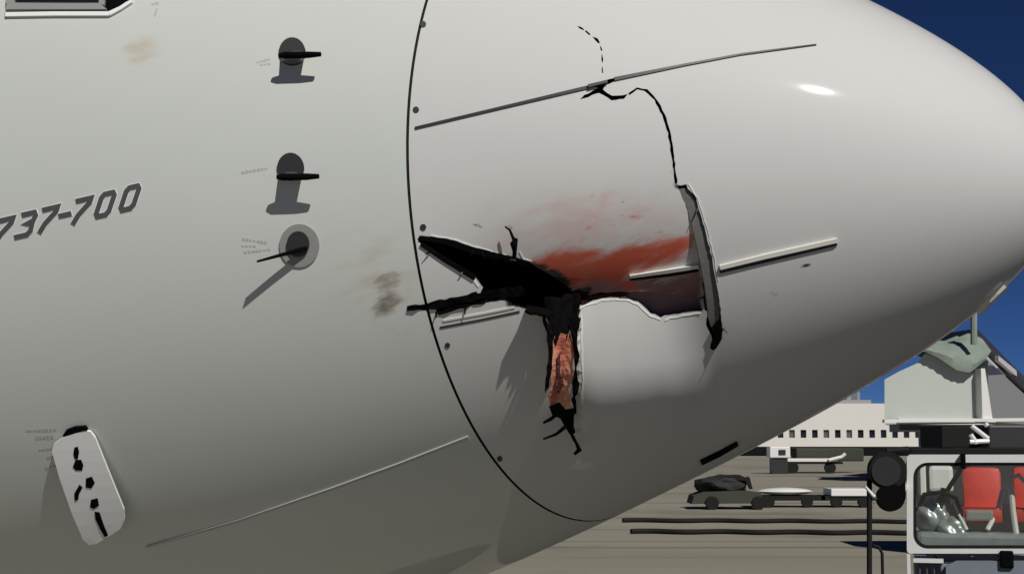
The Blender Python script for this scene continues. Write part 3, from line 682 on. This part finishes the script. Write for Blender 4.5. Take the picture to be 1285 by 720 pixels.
loc(tm, mb).build('wall', M['terminal'], tm)
loc(tm, MB().box(((xa+xb)/2, TY+6.5, zb/2-.01), (xb-xa-1, 11, zb-.02))).build('plinth', M['dark'], tm)
pane_me = None
blind_me = bpy.data.meshes.new('window_blind')
for x in wx:
    mb = MB().box((0, 0, 0), (pitch*.5-.01, .1, head-sill-.02))
    if pane_me is None:
        pane_me = mb.build('window', M['glass'], tm); o = pane_me; blind_me = pane_me.data.copy(); blind_me.materials[0] = M['grey']
    else:
        o = pane_me.copy(); col.objects.link(o)
    if random.random() < .2: o.data = blind_me
    o.location = Vector((x+pitch*.75, TY+.28, (sill+head)/2))-Vector(tm.location)
a, b = at(1010, 500, TY), at(1108, 500, TY)
loc(tm, MB().box(((a.x+b.x)/2, TY+8, zt+.25), (b.x-a.x, 6, .5))).build('parapet', M['midgrey'], tm)
for k in range(4):
    loc(tm, MB().box((at(1062+k*12, 500, TY).x, TY+9, zt+.9), (.7, 1, .9+.2*(k % 2)), .3*k)).build('roof_unit', M['silver'], tm)

# jet bridge
JY = 60.
jb = empty('jet_bridge', (at(1170, 500, JY).x, JY, 0)); tag(jb, 'pale green white jet bridge cab with a sagging green canopy and a dark sloping tunnel', 'jet bridge')
def J(x, y, dy=0): return at(x, y, JY+dy)
fr = [(1110, 532), (1110, 476), (1128, 466), (1150, 456), (1161, 443), (1175, 448), (1192, 456), (1207, 466), (1215, 469), (1224, 466), (1229, 470), (1231, 530)]
mb = MB(); n = len(fr); f_ = [J(*p) for p in fr]; bk = [v+Vector((1.15, 4, 0)) for v in f_]
mb.add(f_+bk, [tuple(range(n)), tuple(reversed(range(n, 2*n)))]+[(i+1 if i+1 < n else 0, i, i+n, (i+1 if i+1 < n else 0)+n) for i in range(n)]); loc(jb, mb).build('cab', M['jet'], jb)
loc(jb, MB().box((J(1171, 0).x, JY-.06, J(0, 527).z), (J(1231, 0).x-J(1112, 0).x, .1, .16))).build('sill_beam', M['white'], jb)
loc(jb, MB().box((J(1176, 0).x, JY+1, J(0, 537).z), (J(1228, 0).x-J(1106, 0).x, 1.6, .30))).build('underframe', M['dark'], jb)
# canopy: a sagging pleated cloth above the cab
mb = MB(); cols = 18
top = [(1150, 425), (1190, 428), (1215, 418), (1232, 424), (1244, 440)]; low = [(1160, 441), (1178, 449), (1200, 464), (1217, 468), (1236, 452)]
def lerpp(pl, t):
    k = t*(len(pl)-1); i = min(int(k), len(pl)-2); u = k-i; return (pl[i][0]+(pl[i+1][0]-pl[i][0])*u, pl[i][1]+(pl[i+1][1]-pl[i][1])*u)
for i in range(cols+1):
    t = i/cols; a, b = lerpp(top, t), lerpp(low, t)
    for j in range(5):
        u = j/4; mb.v.append(tuple(J(a[0]+(b[0]-a[0])*u, a[1]+(b[1]-a[1])*u, 1.0-1.5*math.sin(u*math.pi*.6)+.04*(i % 2))))
k = len(mb.v); mb.v += [(x, y+1.6, z) for x, y, z in mb.v[:k]]
for i in range(cols):
    for j in range(4): a = i*5+j; mb.f.append((a, a+1, a+6, a+5)); mb.f.append((a+k, a+5+k, a+6+k, a+1+k))
loc(jb, mb).build('canopy', M['green'], jb, True)
# tunnel running away to the right
def slab(name, m, quad, depth):
    mb = MB(); p = [at(x, y, Y) for x, y, Y in quad]; q = [v+Vector((-.2*depth, depth, 0)) for v in p]; n = len(p)
    mb.add(p+q, [tuple(range(n)), tuple(reversed(range(n, 2*n)))]+[((i+1) % n, i, i+n, (i+1) % n+n) for i in range(n)]); return loc(jb, mb).build(name, M[m], jb)
slab('tunnel_wall', 'midgrey', [(1240, 528, 62), (1240, 452, 62), (1285, 494, 84), (1330, 520, 120), (1330, 540, 120), (1285, 532, 84)], 3)
slab('tunnel_roof', 'dark', [(1226, 412, 61.5), (1226, 424, 61.5), (1285, 486, 84), (1330, 520, 120), (1330, 512, 120), (1285, 472, 84)], 3.4)
slab('roof_rail', 'white', [(1253, 446, 61.2), (1253, 452, 61.2), (1276, 472, 80), (1276, 465, 80)], .3)
slab('roof_rail', 'white', [(1232, 440, 60.9), (1232, 444, 60.9), (1262, 473, 72), (1262, 470, 72)], .3)
slab('corner_post', 'white', [(1233, 528, 59.5), (1231, 462, 59.5), (1236, 462, 59.5), (1246, 528, 59.5)], .5)
slab('bottom_rail', 'white', [(1110, 530, 59.4), (1110, 526, 59.4), (1300, 524, 59.4), (1300, 528, 59.4)], .2)
loc(jb, MB().tube([J(1222, 388, -.5), J(1222, 432, -.5)], .14, 8)).build('lamp_post', M['green'], jb)
for px in (1150, 1262):
    loc(jb, MB().box((J(px, 0, 2).x, JY+2.6, 1.2), (.5, .5, 2.38))).build('support_leg', M['dark'], jb)
wl = loc(jb, MB().cyl((J(1150, 0, 2).x-.6, JY+2.6, .45), (1, 0, 0), .45, .4)).build('wheel', M['rubber'], jb)

# black scissor lift between the bridge and the tractor
SY = 22.
sx = empty('scissor_lift', (at(1250, 0, SY).x, SY, 0)); tag(sx, 'black lift truck box with white crossed struts above the white tractor cab', 'lift truck')
a, b = at(1243, 533, SY), at(1330, 563, SY)
loc(sx, MB().box(((a.x+b.x)/2, SY+1, (a.z+b.z)/2), (b.x-a.x, 1.8, a.z-b.z), 0, .03)).build('deck_box', M['dark'], sx)
for p, q in (((1219, 534), (1240, 550)), ((1217, 554), (1241, 553)), ((1218, 545), (1226, 556)), ((1236, 531), (1239, 534))):
    p, q = at(*p, SY-.1), at(*q, SY-.1); loc(sx, MB().tube([p, q], .035, 8)).build('strut', M['white'], sx)
a, b = at(1196, 534, SY), at(1243, 562, SY)
loc(sx, MB().box(((a.x+b.x)/2, SY+1.2, (a.z+b.z)/2), (b.x-a.x, 1.2, a.z-b.z), 0, .02)).build('mast_box', M['rubber'], sx)
loc(sx, MB().box((at(1262, 0, SY).x, SY+1.1, .95), (2.2, 1.7, 1.0), 0, .04)).build('chassis', M['dark'], sx)
for k in (-.8, .8):
    loc(sx, MB().cyl((at(1262, 0, SY).x+k, SY+.6, .4), (0, 1, 0), .4, .3)).build('wheel', M['rubber'], sx, True)

# low equipment on the apron, seen under the chin
def trailer(name, label, x0, x1, ytop, ybot, Y, m, cat='trailer', group=None, nose=False):
    a, b = at(x0, ytop, Y), at(x1, ybot, Y); o = empty(name, ((a.x+b.x)/2, Y, 0)); tag(o, label, cat, group)
    mb = MB(); n = 10; zc = (a.z+b.z)/2; hh = (a.z-b.z)/2
    if nose:                              # rounded cover, lens shaped
        rows = []
        for i in range(n+1):
            t = i/n; x = a.x+(b.x-a.x)*t; r = .12+.88*math.sin(math.pi*t)**.6
            for j in range(12):
                an = 2*math.pi*j/12; mb.v.append((x, Y+.5+.5*r*math.cos(an), zc+hh*r*math.sin(an)))
        for i in range(n):
            for j in range(12): p, q = i*12+j, i*12+(j+1) % 12; mb.f.append((p, q, q+12, p+12))
        mb.f.append(tuple(range(12))); mb.f.append(tuple(n*12+j for j in range(12)))
    else: mb.box((0*1+(a.x+b.x)/2, Y+.5, zc), (b.x-a.x, 1.0, 2*hh), 0, .02)
    loc(o, mb).build('deck', m, o, nose)
    loc(o, MB().box(((a.x+b.x)/2, Y+.5, b.z-.06), (b.x-a.x+.5, .9, .12))).build('frame', M['rubber'], o)
    for t in (.15, .85):
        r = max(.12, (b.z-.05)/2+.02); loc(o, MB().cyl((a.x+(b.x-a.x)*t, Y+.12, r), (0, 1, 0), r, .16, 18)).build('wheel', M['rubber'], o, True)
    return o
trailer('baggage_dolly', 'low white rounded dolly on the apron next to the dark tug', 955, 1024, 612, 622, 38, M['white'], 'dolly', None, True)
trailer('baggage_dolly', 'low flat white dolly on the apron nearest the black pole', 1043, 1092, 613, 622, 38, M['white'], 'dolly')
o = trailer('flatbed_trailer', 'long flat pale trailer parked in front of the terminal', 985, 1052, 575, 579, 75, M['strip'], 'trailer')
a, b = at(1005, 562, 75), at(1092, 579, 75)
loc(o, MB().box(((a.x+b.x)/2, 77, (a.z+b.z)/2), (b.x-a.x, 1.5, a.z-b.z), 0, .1)).build('side_board', M['hill'], o)
p, q, r = at(1040, 577, 74.9), at(1056, 573, 74.9), at(1061, 569, 74.9); loc(o, MB().tube([p, q, r], .09, 8)).build('drawbar', M['strip'], o)
a, b = at(966, 560, 74), at(992, 574, 74)
bx = MB().box((0, 0, 0), (b.x-a.x, 1, a.z-b.z), 0, .05); bx = empty('cargo_box', ((a.x+b.x)/2, 74, 0)); tag(bx, 'small white cargo box with a dark hatch under the chin of the nose', 'box')
loc(bx, MB().box(((a.x+b.x)/2, 74.5, (a.z+b.z)/2), (b.x-a.x, 1, a.z-b.z), 0, .05)).build('case', M['white'], bx)
loc(bx, MB().box(((a.x+b.x)/2+.1, 73.98, (a.z+b.z)/2), (.35, .06, .25))).build('hatch', M['dark'], bx)
loc(bx, MB().box(((a.x+b.x)/2, 74.5, b.z/2-.01), (.8, .8, b.z-.02))).build('pedestal', M['dark'], bx)
# dark tug
TYY = 37.
tg = empty('baggage_tug', (at(910, 0, TYY).x, TYY, 0)); tag(tg, 'small dark baggage tug with a lumpy covered load just under the chin of the nose', 'tug')
def tp(pl, name, m, d0, d1):
    f_ = [at(x, y, TYY)+Vector((0, d0, 0)) for x, y in pl]; bk = [v+Vector((0, d1-d0, 0)) for v in f_]; n = len(pl)
    mb = MB().add(f_+bk, [tuple(range(n)), tuple(reversed(range(n, 2*n)))]+[((i+1) % n, i, i+n, (i+1) % n+n) for i in range(n)]); return loc(tg, mb).build(name, m, tg)
tp([(868, 632), (871, 622), (884, 617), (930, 615), (955, 618), (957, 631)], 'body', M['hill'], 0, 1.1)
tp([(900, 604), (908, 597), (930, 596), (940, 600), (938, 603), (920, 602)], 'seat', M['rubber'], .2, .9)
bm = bmesh.new(); bmesh.ops.create_icosphere(bm, subdivisions=4, radius=1); c = at(912, 609, TYY)+Vector((0, .55, 0))
for v in bm.verts: v.co = Vector((v.co.x*.68, v.co.y*.5, v.co.z*.26))*(1+.35*noise.noise(v.co*1.7)+.12*noise.noise(v.co*5))+c
bm.verts.index_update(); mb = MB().add([v.co for v in bm.verts], [[v.index for v in f.verts] for f in bm.faces]); bm.free(); loc(tg, mb).build('covered_load', mat('dark_tarpaulin', (.02, .019, .017), .8), tg, True)
tp([(938, 602), (941, 598), (944, 599), (948, 614), (944, 614)], 'steering_column', M['rubber'], .4, .5)
for px in (884, 940):
    c = at(px, 0, TYY); loc(tg, MB().cyl((c.x, TYY-.03, .17), (0, 1, 0), .17, .18, 20)).build('wheel', M['rubber'], tg, True)
# black hoses lying on the apron
for Y, x0, x1, lab in ((31.3, 780, 1160, 'black hose lying across the apron, the farther of the two below the dollies'), (27.6, 790, 1165, 'black hose lying across the apron, the nearer of the two below the dollies')):
    r = .05; pts = []
    for i in range(30):
        t = i/29; x = ((x0+(x1-x0)*t)-W/2)/F*Y; pts.append((x, Y-.45*t+.12*math.sin(i*.9), r))
    tag(MB().tube(pts, r, 8).build('ground_hose', M['rubber'], None, True), lab, 'hose', 'hoses on the apron')

# ------------------------------------------------------------------ tow tractor at the right edge
RY = 12.
tr = empty('tow_tractor', (at(1138, 640, RY).x, RY, 0)); tr.rotation_euler.z = -.28; tag(tr, 'white tow tractor with a framed windscreen and red seats at the right edge', 'tractor')
TN = Vector((math.sin(.28), math.cos(.28), 0))
def Rr(x, y, dy=0):                    # seen at x, y and dy behind the windscreen plane, in the tractor's unturned frame
    e0 = Vector((0, 0, CAM_Z)); d = at(x, y, RY)-e0; t = (dy+(Vector(tr.location)-e0).dot(TN))/d.dot(TN); p = e0+d*t-Vector(tr.location)
    return Matrix.Rotation(.28, 3, 'Z') @ p+Vector(tr.location)
def tbuild(mb, name, m, sm=False): return loc(tr, mb).build(name, M[m] if isinstance(m, str) else m, tr, sm)
def rrect(x0, y0, x1, y1, r, n=6):
    out = []
    for cx, cy, a0 in ((x1-r, y0+r, -90), (x1-r, y1-r, 0), (x0+r, y1-r, 90), (x0+r, y0+r, 180)):
        for i in range(n+1): a = R_(a0+90*i/n); out.append((cx+r*math.cos(a), cy+r*math.sin(a)))
    return out
def ringf(outer, inner_, d0, d1):
    mb = MB(); n = len(outer)
    for d in (d0, d1):
        for pl in (outer, inner_): mb.v += [tuple(Rr(x, y, 0)+Vector((0, d, 0))) for x, y in pl]
    for i in range(n):
        j = (i+1) % n
        mb.f += [(i, j, n+j, n+i), (2*n+j, 2*n+i, 3*n+i, 3*n+j), (j, i, 2*n+i, 2*n+j), (n+i, n+j, 3*n+j, 3*n+i)]
    return mb
OX = 1336
tbuild(ringf(rrect(1138, 570, OX, 694, 5), rrect(1146, 580, OX-8, 688, 18), 0, .05), 'windscreen_frame', 'white')
tbuild(ringf(rrect(1145.5, 579.5, OX-7.5, 688.5, 18), rrect(1150, 584, OX-12, 684, 15), .012, .045), 'windscreen_seal', 'rubber')
gl = bpy.data.materials.new('clear_glass'); gl.use_nodes = True; t = gl.node_tree; t.nodes.remove(t.nodes['Principled BSDF'])
tr_, gs_, mx_ = t.nodes.new('ShaderNodeBsdfTransparent'), t.nodes.new('ShaderNodeBsdfGlossy'), t.nodes.new('ShaderNodeMixShader')
tr_.inputs[0].default_value = (.93, .96, .94, 1); gs_.inputs['Roughness'].default_value = .03; mx_.inputs[0].default_value = .06
t.links.new(tr_.outputs[0], mx_.inputs[1]); t.links.new(gs_.outputs[0], mx_.inputs[2]); t.links.new(mx_.outputs[0], t.nodes['Material Output'].inputs[0])
mb = MB(); pl = rrect(1150.5, 584.5, OX-12.5, 683.5, 15); n = len(pl)
mb.v = [tuple(Rr(x, y)+Vector((0, .024, 0))) for x, y in pl]+[tuple(Rr(x, y)+Vector((0, .030, 0))) for x, y in pl]
mb.f = [tuple(range(n)), tuple(reversed(range(n, 2*n)))]+[((i+1) % n, i, i+n, (i+1) % n+n) for i in range(n)]
tbuild(mb, 'windscreen', gl)
def tbox(x0, y0, x1, y1, name, m, d0, d1, bev=0.0):
    a, b_ = Rr(x0, y0), Rr(x1, y1); return tbuild(MB().box(((a.x+b_.x)/2, RY+(d0+d1)/2, (a.z+b_.z)/2), (b_.x-a.x, d1-d0, a.z-b_.z), 0, bev), name, m)
tbox(1205, 569, 1212, 588, 'wiper_mount', 'black', -.05, -.002, .005)
tbox(1254, 690, 1272, 712, 'bonnet_catch', 'black', -.06, -.002, .015)
tbox(1138, 694.5, 1145, 790, 'corner_post', 'white', .0, .06)
tbox(1145.5, 694.5, OX-1, 699.5, 'seal_strip', 'rubber', .005, .06)
tbox(1146, 700, 1184, 706, 'grille_bar', 'white', -.01, .05)
tbox(1146, 706.5, OX, 800, 'body', 'bluegrey', .03, 1.9, .01)
for k in range(4): tbox(1150+k*9, 708, 1155+k*9, 745, 'grille_slot', 'rubber', .0, .029)
tbuild(MB().add([tuple(Rr(1187, 709)+Vector((0, -.03, 0))), tuple(Rr(1200, 703)+Vector((0, -.03, 0))), tuple(Rr(OX, 703)+Vector((0, -.03, 0))), tuple(Rr(OX, 760)+Vector((0, -.03, 0))), tuple(Rr(1187, 760)+Vector((0, -.03, 0))),
    tuple(Rr(1187, 709)+Vector((0, .02, 0))), tuple(Rr(1200, 703)+Vector((0, .02, 0))), tuple(Rr(OX, 703)+Vector((0, .02, 0))), tuple(Rr(OX, 760)+Vector((0, .02, 0))), tuple(Rr(1187, 760)+Vector((0, .02, 0)))],
    [(0, 1, 2, 3, 4), (9, 8, 7, 6, 5), (1, 0, 5, 6), (2, 1, 6, 7), (3, 2, 7, 8), (4, 3, 8, 9), (0, 4, 9, 5)]), 'front_panel', 'bluegrey')
# cab interior
tbox(1150, 668, OX-4, 694, 'dashboard', 'silver', .10, .55, .04)
hood = MB(); 
for cx, cy, rx_, d in ((1172, 648, 22, .35), (1197, 668, 20, .25), (1184, 636, 14, .42)):
    c = Rr(cx, cy, d); bm = bmesh.new(); bmesh.ops.create_icosphere(bm, subdivisions=4, radius=rx_*RY/F)
    for v in bm.verts: v.co = v.co*(1+.3*noise.noise(v.co*12)+.04*noise.noise(v.co*40))+c
    bm.verts.index_update(); hood.add([v.co for v in bm.verts], [[v.index for v in f.verts] for f in bm.faces]); bm.free()
tbuild(hood, 'instrument_cover', 'silver', True)
tbuild(MB().tube([Rr(1152, 640, .3), Rr(1160, 620, .4), Rr(1180, 617, .45), Rr(1200, 625, .4), Rr(1206, 650, .3)], .02, 8), 'cable', 'rubber', True)
tbuild(MB().tube([Rr(1184, 612, .28), Rr(1180, 636, .26), Rr(1176, 668, .24)], .022, 8), 'lever', 'rubber', True)
tbuild(MB().tube([Rr(1196, 632, .2), Rr(1204, 650, .2), Rr(1213, 667, .2)], .02, 8), 'lever', 'dark', True)
tbuild(MB().tube([Rr(1203, 645, .17), Rr(1213, 664, .17)], [.012, .016], 8), 'lever_grip', 'white', True)
tbuild(MB().box(Rr(1181, 600, .9), (.20, .3, .22), 0, .03), 'head_restraint', 'white')
tbuild(MB().tube([Rr(1206, 588, .5), Rr(1188, 616, .5)], .02, 8), 'stay', 'black')
tbuild(MB().box(Rr(1157, 602, .8), (.05, .2, .26), .1, .01), 'rear_post', 'strip')
for cx, w_ in ((1232, 46), (1300, 54)):
    a = Rr(cx, 618, .75); tbuild(MB().box(a, (w_*RY/F*1.05, .16, .44), 0, .06, R_(-8)), 'seat_back', 'red', True)
    tbuild(MB().box(Rr(cx, 645, .5), (w_*RY/F*1.05, .5, .12), 0, .04), 'seat_cushion', 'red', True)
tbuild(MB().box(Rr(1229, 646, .3), (.22, .12, .09), 0, .02), 'document_tray', 'midgrey')
tbuild(MB().tube([Rr(1239, 664, .22), Rr(1252, 640, .3), Rr(1258, 615, .4)], .02, 8), 'grab_rail', 'strip', True)
tbuild(MB().tube([Rr(1268, 604, .22), Rr(1271, 640, .22), Rr(1278, 688, .22)], .024, 8), 'grab_rail', 'strip', True)
tbuild(MB().tube([Rr(1262, 612, .25), Rr(1268, 600, .22), Rr(1278, 596, .22), Rr(1286, 604, .22)], .02, 8), 'grab_rail', 'strip', True)
wc = Rr(1216, 694, .16); ring_ = []
for i in range(25):
    a = 2*math.pi*i/24; ring_.append(wc+Vector((.26*math.cos(a), .09*math.sin(a), .16*math.sin(a))))
tbuild(MB().tube(ring_, .017, 8, False), 'steering_wheel', 'rubber', True)
tbox(1143, 562, OX, 569.5, 'sun_visor', 'rubber', .02, .14, .01)
tbox(1160, 640, OX-5, 700, 'cab_back', 'dark', 1.55, 1.6)
for px in (OX-8, ): tbox(px, 570, px+7, 790, 'corner_post', 'white', .06, .12)
for sx_, dy in ((1170, .5), (1310, .5), (1170, 1.6), (1310, 1.6)):
    c = Rr(sx_, 0); wv = tbuild(MB().cyl((c.x, RY+dy, .29), (1, 0, 0), .29, .2, 26), 'wheel', 'rubber', True)
# pole with a round black lamp, left of the cab
tbuild(MB().tube([Rr(1091, 600, -.1), Rr(1091, 800, -.1)], .022, 10), 'mirror_pole', 'rubber', True)
tbuild(MB().cyl(Rr(1113, 590, -.1), (-.25, 1, .1), .155, .09, 28), 'mirror', 'rubber', True)
tbuild(MB().cyl(Rr(1112, 591, -.155), (-.25, 1, .1), .12, .012, 28), 'mirror_glass', 'dark', True)
tbuild(MB().cyl(Rr(1117, 624, -.1), (-.2, 1, -.1), .112, .09, 24), 'mirror', 'black', True)
tbuild(MB().box(Rr(1121, 606, -.06), (.2, .08, .3), .2, .04), 'mirror_housing', 'black')
tbuild(MB().tube([Rr(1086, 610, -.12), Rr(1096, 622, -.12), Rr(1103, 625, -.14)], [.012, .016, .02], 8), 'bracket', 'white', True)
tbuild(MB().tube([Rr(1112, 566, -.1), Rr(1140, 564, -.05)], .03, 8), 'mirror_arm', 'rubber', True)
tbuild(MB().cyl(Rr(1132, 611, -.03), (0, 1, 0), .042, .06, 16), 'marker_lamp', 'white', True)
tbuild(MB().tube([Rr(1096, 684, -.1), Rr(1103, 686, -.1), Rr(1107, 694, -.1), Rr(1108, 740, -.1)], .013, 8), 'grab_handle', 'rubber', True)
tbuild(MB().tube([Rr(1091, 790, -.1), Rr(1150, 790, .1)], .03, 8), 'step_bar', 'rubber', True)
